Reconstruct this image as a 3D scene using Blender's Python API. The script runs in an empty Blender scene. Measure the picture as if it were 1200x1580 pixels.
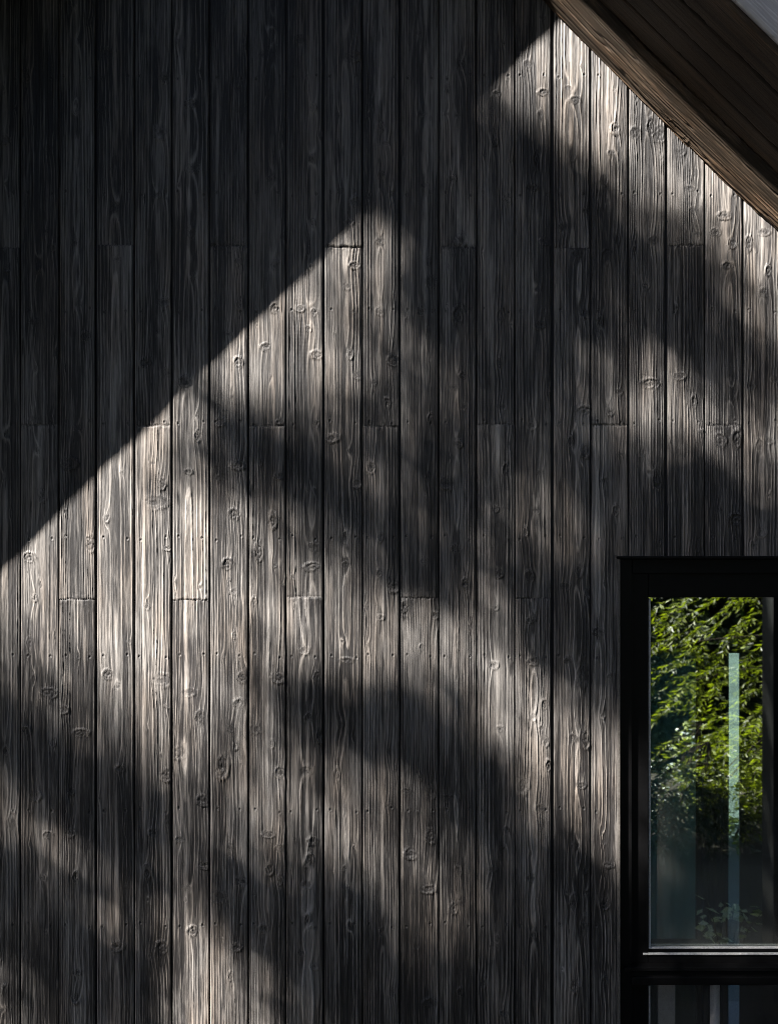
import bpy, bmesh, math, random
import numpy as np
from mathutils import Vector, Matrix

random.seed(7)
RNG = np.random.default_rng(11)
scene = bpy.context.scene
COL = scene.collection

# ------------------------------------------------------------------ scale
K = 0.00225            # metres on the wall per unit of the survey grid
ZC = 2.6               # eye height
L = 4.20               # eye to wall
D = 0.762              # depth of the verge overhang
SA = 1.36              # sideways (and downward) travel of the sun per metre of depth


def WX(u): return (u - 600.0) * K
def WZ(v): return ZC - (v - 790.0) * K


# ------------------------------------------------------------------ object helpers
def tag(o, label=None, cat=None, group=None, kind=None):
    if label: o['label'] = label
    if cat: o['category'] = cat
    if group: o['group'] = group
    if kind: o['kind'] = kind
    return o


def link(name, me, mat=None, parent=None):
    o = bpy.data.objects.new(name, me)
    COL.objects.link(o)
    if mat is not None: me.materials.append(mat)
    if parent is not None:
        o.parent = parent
        o.matrix_parent_inverse = Matrix.Identity(4)
        o.location = -world_loc(parent)
    return o


def world_loc(o):
    v = Vector((0, 0, 0))
    while o is not None:
        v += o.location
        o = o.parent
    return v


def empty(name, loc):
    o = bpy.data.objects.new(name, None)
    COL.objects.link(o)
    o.location = loc
    o.empty_display_size = 0.2
    return o


class MB:
    """collects pieces (world coordinates) into ONE mesh"""
    def __init__(self): self.bm = bmesh.new()

    def box(self, x0, x1, y0, y1, z0, z1, bev=0.0, seg=2):
        t = bmesh.new()
        bmesh.ops.create_cube(t, size=1.0)
        for v in t.verts:
            v.co = Vector(((x0 + x1) / 2 + v.co.x * (x1 - x0), (y0 + y1) / 2 + v.co.y * (y1 - y0), (z0 + z1) / 2 + v.co.z * (z1 - z0)))
        if bev > 0:
            bmesh.ops.bevel(t, geom=list(t.edges), offset=bev, segments=seg, profile=0.5, affect='EDGES')
        self._take(t)
        return self

    def obox(self, c, ex, ey, ez, bev=0.0, seg=2):
        """oriented box, half extents along three vectors"""
        t = bmesh.new()
        bmesh.ops.create_cube(t, size=2.0)
        for v in t.verts:
            p = v.co.copy()
            v.co = Vector(c) + Vector(ex) * p.x + Vector(ey) * p.y + Vector(ez) * p.z
        if bev > 0:
            bmesh.ops.bevel(t, geom=list(t.edges), offset=bev, segments=seg, profile=0.5, affect='EDGES')
        bmesh.ops.recalc_face_normals(t, faces=t.faces)
        self._take(t)
        return self

    def tube(self, pts, radii, n=8, cap=True):
        t = bmesh.new()
        rings = []
        for i, p in enumerate(pts):
            p = Vector(p)
            d = Vector(pts[min(i + 1, len(pts) - 1)]) - Vector(pts[max(i - 1, 0)])
            d.normalize()
            a = d.orthogonal().normalized() if abs(d.z) > 0.99 else d.cross(Vector((0, 0, 1))).normalized()
            b = d.cross(a)
            rings.append([t.verts.new(p + (a * math.cos(2 * math.pi * j / n) + b * math.sin(2 * math.pi * j / n)) * radii[i]) for j in range(n)])
        for i in range(len(rings) - 1):
            for j in range(n):
                f = t.faces.new((rings[i][j], rings[i][(j + 1) % n], rings[i + 1][(j + 1) % n], rings[i + 1][j]))
                f.smooth = True
        if cap:
            t.faces.new(rings[0][::-1]); t.faces.new(rings[-1])
        bmesh.ops.recalc_face_normals(t, faces=t.faces)
        self._take(t)
        return self

    def _take(self, t):
        me = bpy.data.meshes.new('tmp')
        t.to_mesh(me); t.free()
        self.bm.from_mesh(me)
        bpy.data.meshes.remove(me)

    def build(self, name, mat, parent=None):
        me = bpy.data.meshes.new(name)
        self.bm.to_mesh(me); self.bm.free()
        return link(name, me, mat, parent)


def np_mesh(name, verts, quads, mat, parent=None, attr=None, smooth=True):
    me = bpy.data.meshes.new(name)
    nv, nf = len(verts), len(quads)
    me.vertices.add(nv)
    me.vertices.foreach_set('co', np.ascontiguousarray(verts, np.float32).ravel())
    me.loops.add(nf * 4)
    me.loops.foreach_set('vertex_index', np.ascontiguousarray(quads, np.int32).ravel())
    me.polygons.add(nf)
    me.polygons.foreach_set('loop_start', np.arange(0, nf * 4, 4, dtype=np.int32))
    me.polygons.foreach_set('loop_total', np.full(nf, 4, np.int32))
    me.polygons.foreach_set('use_smooth', np.full(nf, smooth, bool))
    if attr is not None:
        a = me.color_attributes.new('grain', 'FLOAT_COLOR', 'POINT')
        a.data.foreach_set('color', np.ascontiguousarray(attr, np.float32).ravel())
    me.update(calc_edges=True)
    me.validate()
    return link(name, me, mat, parent)


# ------------------------------------------------------------------ numpy noise
def vnoise(x, y, seed):
    """smooth value noise in -1..1"""
    r = np.random.default_rng(seed)
    tab = r.uniform(-1, 1, (256, 256))
    xi = np.floor(x).astype(np.int64); yi = np.floor(y).astype(np.int64)
    fx = x - xi; fy = y - yi
    fx = fx * fx * fx * (fx * (fx * 6 - 15) + 10); fy = fy * fy * fy * (fy * (fy * 6 - 15) + 10)
    a = tab[xi & 255, yi & 255]; b = tab[(xi + 1) & 255, yi & 255]
    c = tab[xi & 255, (yi + 1) & 255]; d = tab[(xi + 1) & 255, (yi + 1) & 255]
    return (a * (1 - fx) + b * fx) * (1 - fy) + (c * (1 - fx) + d * fx) * fy


# ------------------------------------------------------------------ node helpers
def new_mat(name):
    m = bpy.data.materials.new(name)
    m.use_nodes = True
    nt = m.node_tree
    b = nt.nodes['Principled BSDF']
    return m, nt, b


def N(nt, t, **kw):
    n = nt.nodes.new(t)
    for k, v in kw.items():
        if k in n.inputs.keys() if hasattr(n.inputs, 'keys') else False:
            n.inputs[k].default_value = v
        else:
            setattr(n, k, v)
    return n


def ramp(nt, pairs):
    n = nt.nodes.new('ShaderNodeValToRGB')
    el = n.color_ramp.elements
    while len(el) < len(pairs): el.new(0.5)
    for e, (p, c) in zip(el, pairs):
        e.position = p
        e.color = (c, c, c, 1) if isinstance(c, (int, float)) else (*c, 1)
    return n


def mixc(nt, fac, a, b, blend='MIX'):
    n = nt.nodes.new('ShaderNodeMix')
    n.data_type = 'RGBA'; n.blend_type = blend
    for sock, v in ((n.inputs[0], fac), (n.inputs[6], a), (n.inputs[7], b)):
        if hasattr(v, 'is_output'): nt.links.new(v, sock)
        elif isinstance(v, (int, float)): sock.default_value = v
        else: sock.default_value = (*v, 1)
    return n.outputs[2]


def math_n(nt, op, a, b=None, c=None):
    n = nt.nodes.new('ShaderNodeMath'); n.operation = op
    for i, v in enumerate((a, b, c)):
        if v is None: continue
        if hasattr(v, 'is_output'): nt.links.new(v, n.inputs[i])
        else: n.inputs[i].default_value = v
    return n.outputs[0]


def stretched_noise(nt, scale, detail=4.0, rough=0.6, coord='Object'):
    tc = nt.nodes.new('ShaderNodeTexCoord')
    mp = nt.nodes.new('ShaderNodeMapping')
    mp.inputs['Scale'].default_value = scale
    nt.links.new(tc.outputs[coord], mp.inputs['Vector'])
    n = nt.nodes.new('ShaderNodeTexNoise')
    n.inputs['Scale'].default_value = 1.0
    n.inputs['Detail'].default_value = detail
    n.inputs['Roughness'].default_value = rough
    nt.links.new(mp.outputs[0], n.inputs['Vector'])
    return n.outputs['Fac']


# ------------------------------------------------------------------ materials
def wood_material(name, char, bare, fibre, spec=0.42, tint=(0.105, 0.085, 0.068)):
    """charred and brushed timber; the mesh carries ring / knot / wear / tone"""
    m, nt, b = new_mat(name)
    at = nt.nodes.new('ShaderNodeAttribute'); at.attribute_name = 'grain'
    sp = nt.nodes.new('ShaderNodeSeparateColor')
    nt.links.new(at.outputs['Color'], sp.inputs[0])
    ring, knot, wear, tone = sp.outputs[0], sp.outputs[1], sp.outputs[2], at.outputs['Alpha']
    fib = stretched_noise(nt, fibre, 5, 0.65)
    fib2 = stretched_noise(nt, tuple(s * 3.1 for s in fibre), 3, 0.6)
    fine = math_n(nt, 'MULTIPLY_ADD', fib2, 0.45, math_n(nt, 'MULTIPLY', fib, 0.55))
    f = math_n(nt, 'MULTIPLY_ADD', ring, 0.48, math_n(nt, 'MULTIPLY_ADD', fine, 2.7, -1.20))
    f = math_n(nt, 'ADD', f, math_n(nt, 'MULTIPLY_ADD', wear, 0.80, -0.38))
    cl = nt.nodes.new('ShaderNodeClamp'); nt.links.new(f, cl.inputs[0])
    c = mixc(nt, cl.outputs[0], char, bare)
    blot = stretched_noise(nt, (9, 9, 2.2), 3, 0.6)
    rb = ramp(nt, [(0.42, 0.0), (0.68, 1.0)]); nt.links.new(blot, rb.inputs[0])
    c = mixc(nt, math_n(nt, 'MULTIPLY', rb.outputs[0], 0.55), c, mixc(nt, 1.0, c, tuple(t * 9 for t in tint), 'MULTIPLY'))
    c = mixc(nt, math_n(nt, 'MULTIPLY', knot, 0.8), c, char)
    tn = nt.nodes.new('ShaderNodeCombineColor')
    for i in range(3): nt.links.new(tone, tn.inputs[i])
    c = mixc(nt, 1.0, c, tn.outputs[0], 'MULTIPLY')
    nt.links.new(c, b.inputs['Base Color'])
    rr = nt.nodes.new('ShaderNodeMapRange')
    rr.inputs['To Min'].default_value = 0.40; rr.inputs['To Max'].default_value = 0.75
    nt.links.new(fine, rr.inputs['Value']); nt.links.new(rr.outputs[0], b.inputs['Roughness'])
    b.inputs['Specular IOR Level'].default_value = spec
    bp = nt.nodes.new('ShaderNodeBump')
    bp.inputs['Strength'].default_value = 0.9
    bp.inputs['Distance'].default_value = 0.0026
    nt.links.new(fine, bp.inputs['Height']); nt.links.new(bp.outputs[0], b.inputs['Normal'])
    return m


def plain(name, col, rough=0.5, spec=0.5, metal=0.0, bump=0.0, bscale=60.0, var=0.25):
    m, nt, b = new_mat(name)
    nz = stretched_noise(nt, (bscale, bscale, bscale), 5, 0.6)
    c = mixc(nt, nz, tuple(x * (1 - var) for x in col), tuple(min(1, x * (1 + var)) for x in col))
    nt.links.new(c, b.inputs['Base Color'])
    b.inputs['Roughness'].default_value = rough
    b.inputs['Specular IOR Level'].default_value = spec
    b.inputs['Metallic'].default_value = metal
    if bump:
        bp = nt.nodes.new('ShaderNodeBump'); bp.inputs['Strength'].default_value = bump; bp.inputs['Distance'].default_value = 0.003
        nt.links.new(nz, bp.inputs['Height']); nt.links.new(bp.outputs[0], b.inputs['Normal'])
    return m


def leaf_material(name, dark, light, trans=0.35, gloss=0.35):
    m, nt, b = new_mat(name)
    geo = nt.nodes.new('ShaderNodeNewGeometry')
    r = nt.nodes.new('ShaderNodeValToRGB')
    r.color_ramp.elements[0].color = (*dark, 1); r.color_ramp.elements[1].color = (*light, 1)
    nt.links.new(geo.outputs['Random Per Island'], r.inputs[0])
    nt.links.new(r.outputs[0], b.inputs['Base Color'])
    b.inputs['Roughness'].default_value = 0.42
    b.inputs['Specular IOR Level'].default_value = gloss
    tr = nt.nodes.new('ShaderNodeBsdfTranslucent')
    nt.links.new(mixc(nt, 1.0, r.outputs[0], (1.5, 1.6, 0.5), 'MULTIPLY'), tr.inputs[0])
    mx = nt.nodes.new('ShaderNodeMixShader'); mx.inputs[0].default_value = trans
    out = nt.nodes['Material Output']
    nt.links.new(b.outputs[0], mx.inputs[1]); nt.links.new(tr.outputs[0], mx.inputs[2])
    nt.links.new(mx.outputs[0], out.inputs[0])
    return m


def glass_material(name='window_glass', tint=(0.84, 0.89, 0.85), mirror=0.29):
    m, nt, b = new_mat(name)
    out = nt.nodes['Material Output']
    tr = nt.nodes.new('ShaderNodeBsdfTransparent'); tr.inputs[0].default_value = (*tint, 1)
    gl = nt.nodes.new('ShaderNodeBsdfGlossy'); gl.inputs['Roughness'].default_value = 0.006
    gl.inputs[0].default_value = (0.95, 1.0, 0.96, 1)
    mx = nt.nodes.new('ShaderNodeMixShader'); mx.inputs[0].default_value = mirror
    nt.links.new(tr.outputs[0], mx.inputs[1]); nt.links.new(gl.outputs[0], mx.inputs[2])
    # a thin film of dust, thicker towards the sill where rain splashes
    df = nt.nodes.new('ShaderNodeBsdfDiffuse'); df.inputs[0].default_value = (0.55, 0.55, 0.52, 1)
    nz = stretched_noise(nt, (240, 240, 240), 3, 0.8)
    big = stretched_noise(nt, (7, 7, 3), 3, 0.6)
    tc = nt.nodes.new('ShaderNodeTexCoord'); sx = nt.nodes.new('ShaderNodeSeparateXYZ')
    nt.links.new(tc.outputs['Object'], sx.inputs[0])
    mr = nt.nodes.new('ShaderNodeMapRange'); mr.inputs['From Min'].default_value = WZ(1180); mr.inputs['From Max'].default_value = WZ(1440)
    mr.inputs['To Min'].default_value = 0.006; mr.inputs['To Max'].default_value = 0.17
    nt.links.new(sx.outputs['Z'], mr.inputs['Value'])
    rb = ramp(nt, [(0.45, 0.15), (0.7, 1.0)]); nt.links.new(nz, rb.inputs[0])
    d = math_n(nt, 'MULTIPLY', math_n(nt, 'MULTIPLY', rb.outputs[0], big), mr.outputs[0])
    mx2 = nt.nodes.new('ShaderNodeMixShader')
    nt.links.new(d, mx2.inputs[0]); nt.links.new(mx.outputs[0], mx2.inputs[1]); nt.links.new(df.outputs[0], mx2.inputs[2])
    nt.links.new(mx2.outputs[0], out.inputs[0])
    return m


def clear_glass():
    m, nt, b = new_mat('rear_glass')
    tr = nt.nodes.new('ShaderNodeBsdfTransparent'); tr.inputs[0].default_value = (0.86, 0.93, 0.92, 1)
    gl = nt.nodes.new('ShaderNodeBsdfGlossy'); gl.inputs['Roughness'].default_value = 0.02
    mx = nt.nodes.new('ShaderNodeMixShader'); mx.inputs[0].default_value = 0.07
    nt.links.new(tr.outputs[0], mx.inputs[1]); nt.links.new(gl.outputs[0], mx.inputs[2])
    nt.links.new(mx.outputs[0], nt.nodes['Material Output'].inputs[0])
    return m


def translucent(name, col, t=0.7):
    m, nt, b = new_mat(name)
    out = nt.nodes['Material Output']
    wv = stretched_noise(nt, (60, 60, 2.0), 3, 0.6)
    c = mixc(nt, wv, tuple(x * 0.8 for x in col), col)
    a = nt.nodes.new('ShaderNodeBsdfDiffuse'); nt.links.new(c, a.inputs[0])
    tr = nt.nodes.new('ShaderNodeBsdfTranslucent'); nt.links.new(c, tr.inputs[0])
    mx = nt.nodes.new('ShaderNodeMixShader'); mx.inputs[0].default_value = t
    nt.links.new(a.outputs[0], mx.inputs[1]); nt.links.new(tr.outputs[0], mx.inputs[2])
    nt.links.new(mx.outputs[0], out.inputs[0])
    return m


M = {}
M['clad'] = wood_material('charred_cladding', (0.013, 0.012, 0.012), (0.285, 0.267, 0.248), (230, 230, 5))
M['eave'] = wood_material('weathered_eave_timber', (0.030, 0.022, 0.015), (0.155, 0.108, 0.072), (9, 260, 260), 0.2, (0.112, 0.09, 0.066))
M['fascia'] = wood_material('grey_fascia_timber', (0.36, 0.34, 0.32), (0.68, 0.65, 0.61), (9, 260, 260), 0.3, (0.1, 0.1, 0.11))
M['black'] = plain('black_painted_joinery', (0.003, 0.003, 0.0033), 0.42, 0.12, bump=0.15, bscale=90)
M['bead'] = plain('worn_glazing_bead', (0.42, 0.42, 0.42), 0.35, 0.5, 0.3, bump=0.6, bscale=160, var=0.8)
M['trimedge'] = plain('worn_corner_strip', (0.085, 0.078, 0.07), 0.5, 0.35, bump=0.5, bscale=120, var=0.6)
M['roof'] = plain('dark_roof_sheet', (0.05, 0.05, 0.055), 0.5, 0.4)
M['glass'] = glass_material()
M['smoked'] = glass_material('smoked_glass', (0.80, 0.79, 0.78), 0.05)
M['rear_glass'] = clear_glass()
M['room'] = plain('dark_room_lining', (0.016, 0.016, 0.017), 0.8, 0.2)
M['sheer'] = translucent('sheer_teal_curtain', (0.24, 0.33, 0.31), 0.75)
M['terrace'] = plain('pale_terrace_stone', (0.105, 0.130, 0.120), 0.9, 0.2, bump=0.3, bscale=1.3, var=0.7)
M['drape'] = plain('dark_drape', (0.02, 0.02, 0.022), 0.9, 0.1)
M['white'] = plain('white_table_paint', (0.80, 0.82, 0.86), 0.4, 0.5)
M['post'] = plain('dark_post_stain', (0.004, 0.004, 0.004), 0.6, 0.2, bump=0.4, bscale=40)
M['bark'] = plain('tree_bark', (0.06, 0.048, 0.038), 0.9, 0.1, bump=1.0, bscale=25, var=0.5)
M['leaf_a'] = leaf_material('shade_tree_leaf', (0.020, 0.045, 0.010), (0.045, 0.085, 0.018), 0.12)
M['leaf_b'] = leaf_material('sunny_tree_leaf', (0.006, 0.016, 0.003), (0.22, 0.26, 0.022), 0.42, 0.4)
M['leaf_c'] = leaf_material('wood_edge_leaf', (0.016, 0.026, 0.010), (0.032, 0.046, 0.017), 0.15)
M['leaf_d'] = leaf_material('pale_plant_leaf', (0.16, 0.20, 0.13), (0.42, 0.46, 0.36), 0.25)
M['leaf_e'] = leaf_material('sparkle_leaf', (0.40, 0.48, 0.50), (0.75, 0.82, 0.85), 0.2, 0.8)  # near-white leaves stand in for white sparkles in the glass


def ground_material():
    m, nt, b = new_mat('forest_floor')
    a = stretched_noise(nt, (1.4, 1.4, 1.4), 6, 0.65); c = stretched_noise(nt, (40, 40, 40), 4, 0.7)
    r = ramp(nt, [(0.3, (0.010, 0.010, 0.007)), (0.55, (0.028, 0.024, 0.015)), (0.75, (0.035, 0.045, 0.014))])
    nt.links.new(math_n(nt, 'MULTIPLY_ADD', c, 0.5, math_n(nt, 'MULTIPLY', a, 0.55)), r.inputs[0])
    nt.links.new(r.outputs[0], b.inputs['Base Color']); b.inputs['Roughness'].default_value = 0.95
    bp = nt.nodes.new('ShaderNodeBump'); bp.inputs['Strength'].default_value = 0.8; bp.inputs['Distance'].default_value = 0.03
    nt.links.new(c, bp.inputs['Height']); nt.links.new(bp.outputs[0], b.inputs['Normal'])
    return m


M['ground'] = ground_material()

# ------------------------------------------------------------------ the gable's lines
SLOPE_R = 0.974
SLOPE_L = 0.984
def right_trim_v(u): return 15 + SLOPE_R * (u - 849)          # lower edge of the verge trim on the wall
TRIM_H = 0.081
SOFF_R_V0 = 15 - SLOPE_R * 849 - TRIM_H / K * math.hypot(1, SLOPE_R)   # soffit line: v = SOFF_R_V0 + SLOPE_R*u
OUT_DROP = 0.015
SHIFT = SA * D / K
# lower outer edge of the left verge throws its shadow along v = 868 - 0.984 u
LEFT_EDGE_V0 = 868 - SHIFT - SLOPE_L * SHIFT                  # v = LEFT_EDGE_V0 - SLOPE_L*u
SOFF_L_V0 = LEFT_EDGE_V0 - OUT_DROP / K * math.hypot(1, SLOPE_L)
AP_U = (SOFF_L_V0 - SOFF_R_V0) / (SLOPE_R + SLOPE_L)
AP_V = SOFF_R_V0 + SLOPE_R * AP_U
APEX = Vector((WX(AP_U), 0, WZ(AP_V)))

# ------------------------------------------------------------------ the cladding: one sheet of brushed boards
SEAMS = [-146, -87, -28, 31, 91, 148, 207, 265, 323, 383, 441, 499, 559, 617, 677, 735, 794, 852, 911, 969.5, 1028, 1087, 1146, 1205, 1264, 1322]
OFF = 2               # index of the board that starts at u = -28
KNOTS = """5,134,6 7,214,6 16,288,7 11,412,5 42,118,8 60,103,5 77,230,8 80,382,6 59,410,5 50,495,6 120,62,6 138,35,5 115,375,6 118,172,5 122,470,6 134,518,8
160,83,10 157,166,6 178,320,6 180,400,5 254,118,10 248,203,8 252,466,12 240,300,5 273,65,6 297,160,7 308,110,5 297,258,7 295,360,6 299,425,5
367,136,7 372,167,8 369,402,6 370,470,5 352,515,6 421,47,6 420,64,5 410,83,7 418,276,7 436,210,6 437,365,6 425,410,7 424,475,8
463,60,6 482,165,5 482,245,5 482,345,5 494,207,5 475,384,5 463,475,5 484,483,6 475,508,5 543,87,8 524,178,5 525,296,6 550,312,7 537,343,5 536,440,6 549,409,6
588,192,5 588,273,6 587,371,6 588,480,7 597,220,5 604,300,5 648,50,4 651,175,4 656,285,4 660,402,5 667,434,8 650,480,5 660,508,4
704,178,5 697,276,6 690,140,6 712,98,6 708,488,11 710,370,10 763,215,6 765,145,6 780,308,8 772,490,7 788,247,4
814,100,7 840,142,7 834,178,6 828,246,6 818,290,6 845,371,6 832,500,7 830,445,5 887,155,8 876,135,5 883,243,5 905,325,6 888,392,6 902,483,9 870,350,7
950,198,7 943,235,5 931,277,6 951,370,6 925,328,5 938,388,5 926,496,6 980,205,8 1004,195,8 1018,205,11 1009,370,6 996,440,6
1050,234,5 1073,267,5 1063,290,4 1070,324,5 1075,360,4 1118,331,8 1103,358,7 1130,374,6 1122,410,6 1155,377,7 1178,357,6 1185,420,6 1180,450,6
4,735,6 10,670,6 52,645,7 60,695,6 65,762,8 45,861,8 52,923,7 46,994,6 105,715,9 120,660,7 140,838,9 165,798,6 168,1040,8
227,560,10 238,775,11 250,745,7 259,845,6 226,935,7 249,1050,12 259,575,7 288,590,9 290,728,7 306,672,8
367,560,9 338,650,10 368,717,7 360,795,7 351,872,7 363,913,6 362,980,5 375,1045,7 336,728,8 358,612,4 411,535,8 420,803,8 400,850,8 392,930,7 432,733,7 432,650,6 430,1045,9
490,547,7 487,652,8 481,845,8 483,875,7 470,1003,7 476,755,4 490,1045,6 540,545,6 553,577,6 511,675,7 550,745,7 533,828,5 534,870,5 534,1020,6 540,695,4
573,720,7 587,827,5 586,885,5 586,953,6 568,996,4 577,590,5 597,622,6 607,555,8 607,905,8 665,645,5 661,735,5 655,865,5 670,950,6 651,1000,5 625,940,8
699,597,6 717,579,5 714,627,4 706,685,6 690,745,12 705,846,6 718,900,6 774,627,6 771,560,5 750,670,7 780,725,8 763,785,5 769,887,6 764,937,5 760,1027,8
820,655,6 848,607,6 835,729,5 828,787,6 810,820,5 816,890,8 820,957,5 823,1020,6 900,635,10 880,683,6 903,695,7 893,880,9 908,915,7 870,905,9 900,1040,11 877,1020,7
955,605,5 941,635,5 958,700,5 932,742,5 950,790,6 937,880,6 925,975,8 944,1043,6 1002,593,10 1015,740,10 990,696,8 1070,620,6 1083,667,6 1075,842,7 1047,580,6
1110,680,8 1137,680,9 1135,803,10 1130,610,6 1107,787,5 1157,596,8 1172,690,9 1185,680,7 1174,820,7 1163,842,5 1197,585,7
10,1160,6 20,1270,9 8,1530,5 74,1070,10 38,1128,7 53,1228,8 74,1290,6 67,1355,5 82,1145,5 125,1132,8 98,1095,9 110,1220,6 108,1285,6 118,1353,8 120,1500,5 117,1540,6
188,1187,6 180,1460,9 181,1060,5 227,1346,8 257,1195,10 259,1268,9 251,1465,12 234,1475,6 238,1285,6 290,1068,8 309,1108,7 275,1160,10 315,1235,10 315,1335,9 290,1372,7 298,1438,7 278,1295,5
370,1085,8 342,1183,11 356,1124,5 363,1150,5 355,1308,6 337,1384,11 375,1360,8 363,1463,6 356,1507,6 395,1125,8 433,1192,9 419,1148,5 415,1287,6 416,1340,10 435,1310,7 431,1358,8 409,1433,6
477,1108,5 495,1133,7 472,1190,8 484,1298,8 478,1328,7 474,1365,5 475,1420,5 465,1470,6 485,1490,8 525,1118,5 520,1195,6 533,1340,5 536,1370,5 538,1430,5
600,1160,6 597,1243,4 590,1440,7 604,1530,5 649,1200,5 627,1223,8 665,1220,9 645,1258,5 665,1290,9 634,1317,8 660,1372,8 642,1462,5 665,1548,8
690,1233,7 706,1345,7 710,1395,5 700,1401,7 711,1530,5 771,1125,7 783,1280,7 775,1300,6 757,1342,6 763,1460,7 745,1515,7 778,1563,6
840,1088,8 822,1106,6 836,1124,6 842,1143,7 846,1183,6 805,1212,10 835,1248,8 820,1355,6 832,1392,6 822,1443,5 883,1140,6 904,1140,8 896,1212,6 888,1305,6 898,1345,7 902,1430,8 885,1395,8 885,1520,9
930,1103,6 932,1300,5 940,1335,6 933,1395,7 950,1448,4 932,1518,6"""
KN = np.array([[float(a) for a in s.split(',')] for s in KNOTS.split()])
KN[:, 2] *= K; KX = WX(KN[:, 0]); KZ = WZ(KN[:, 1]); KR = KN[:, 2]
NAIL_V = [118, 298, 478, 652, 830, 1012, 1250, 1428]
# boards that kept more of their char (0) or were brushed paler (1), in order from the left
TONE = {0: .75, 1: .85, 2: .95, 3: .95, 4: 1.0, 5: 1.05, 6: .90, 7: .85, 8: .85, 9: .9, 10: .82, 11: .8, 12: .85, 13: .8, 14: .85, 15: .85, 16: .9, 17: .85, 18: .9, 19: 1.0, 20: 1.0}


def board_field(X, Z, w, seed, knots, sawn=0.0):
    """rings, knots and wear of one board; X across (centre 0), Z along, metres.  returns height, ring, knot, wear"""
    r = np.random.default_rng(seed)
    s = r.uniform(0.0072, 0.0105)
    if len(knots) and r.random() < 0.8:
        xm = np.clip(np.median([k[0] for k in knots]), -0.3 * w, 0.3 * w)
    else:
        xm = r.uniform(-0.5, 0.5) * w
    sd = seed * 7
    wob = vnoise(Z * 1.1, Z * 0 + 3.3, sd + 1) * 0.0035 + vnoise(Z * 5.5, Z * 0 + 7.3, sd + 2) * 0.0015
    dist = np.maximum(r.uniform(0.012, 0.030) + r.uniform(-0.009, 0.009) * (Z - 2.5) + vnoise(Z * 0.8, Z * 0 + 1.3, sd + 3) * 0.004 + vnoise(Z * 2.3, Z * 0 + 5.1, sd + 4) * 0.0012, 0.004)
    x0 = xm + wob
    f = np.sqrt((X - x0) ** 2 + dist ** 2)
    f = f + vnoise(X * 14, Z * 1.0, sd + 5) * 0.0012 + vnoise(X * 60, Z * 5.0, sd + 18) * 0.0005 + vnoise(X * 130, Z * 14, sd + 6) * 0.0002
    kn = np.zeros_like(X); kh = np.zeros_like(X); near = np.zeros_like(X)
    for kx, kz, kr, *burnt in knots:
        kr = kr * r.uniform(0.75, 1.3)
        dx = X - kx; dz = Z - kz
        sel = (np.abs(dz) < kr * 9)
        if not sel.any(): continue
        a = r.uniform(-0.5, 0.5)
        dxs = dx[sel] * math.cos(a) + dz[sel] * math.sin(a) * 0.4
        dzs = dz[sel]
        # grain flows round the knot, in a long drawn-out eye
        tail = np.where(dzs > 0, r.uniform(2.6, 5.0), r.uniform(2.6, 5.0))
        g = np.exp(-(dxs / (1.35 * kr)) ** 2 - np.abs(dzs / (tail * kr)) ** 1.5)
        f[sel] += g * s * r.uniform(0.5, 1.15) * (1 if abs(kx - xm) < 0.028 else np.sign(kx - xm) * 0.9)
        asp = r.uniform(0.65, 1.45); q = np.sqrt((dx[sel] / (0.92 * kr * asp)) ** 2 + (dzs / (1.0 * kr / asp)) ** 2)
        q = q + 0.13 * vnoise(dx[sel] * 150, dzs * 150, sd + 9) + 0.03 * vnoise(dx[sel] * 450, dzs * 450, sd + 21)
        ang = np.arctan2(dzs, dx[sel])
        disc = 1 / (1 + np.exp((q - 1.0) * 12))
        rim = np.exp(-((q - 1.12) / 0.22) ** 2)
        core = np.exp(-(q / 0.36) ** 2)
        swirl = np.cos(q * 9.5 + ang * 0.8 + r.uniform(0, 6))
        crack = np.exp(-(np.sin(ang * 1.5 + r.uniform(0, 6)) / 0.16) ** 2) * disc * (q > 0.15)
        sc = min(1.0, kr / 0.015) * r.choice([0.45, 0.75, 1.0, 1.15])
        lift = r.uniform(0.3, 1.0)
        deep = r.uniform(0.0002, 0.0030) * (r.random() < 0.6)
        turn = r.uniform(0, 6.28)
        kh[sel] += sc * (disc * (0.0016 * lift + 0.0010 * swirl) + rim * 0.0037 * np.clip(0.45 + 0.65 * np.cos(ang - turn), 0, 1) - core * deep - crack * 0.0016)
        dk = r.uniform(0.2, 1.0)
        if burnt and burnt[0]: dk = 1.3; kn[sel] = np.maximum(kn[sel], np.clip(disc * r.uniform(0.5, 1.0), 0, 1))
        kn[sel] = np.maximum(kn[sel], np.clip(core * dk + crack * 0.5 * dk + disc * 0.22 * dk * (1 - swirl), 0, 1))
        near[sel] = np.maximum(near[sel], disc)
    ph = f / s + 0.14 * vnoise(X * 20, Z * 2.0, sd + 8)
    k = np.floor(ph + 0.5); fr_ = ph - k
    strong = 0.62 + 0.55 * vnoise(k * 1.73, k * 0.91 + 0.37, sd + 10)
    wdt = 0.145 + 0.06 * vnoise(k * 2.31, k * 1.37 + 0.5, sd + 19)
    # latewood stands up with a steeper outer face
    c = np.exp(-(np.where(fr_ > 0, fr_ * 1.25, fr_ * 0.8) / wdt) ** 2)
    ring = c * np.clip(strong, 0.12, 1.3)
    soft = 0.62 + 0.55 * vnoise(X * 22, Z * 1.1, sd + 11)
    amp = r.uniform(0.0026, 0.0039) * np.clip(soft, 0.12, 1)
    torn = 1 + 0.32 * vnoise(X * 170, Z * 42, sd + 33) + 0.18 * vnoise(X * 260, Z * 110, sd + 34)
    h = ring * amp * torn * (1 - 0.85 * near) + kh
    h += vnoise(X * 160, Z * 9, sd + 12) * 0.00042 + vnoise(X * 420, Z * 30, sd + 13) * 0.00018
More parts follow.
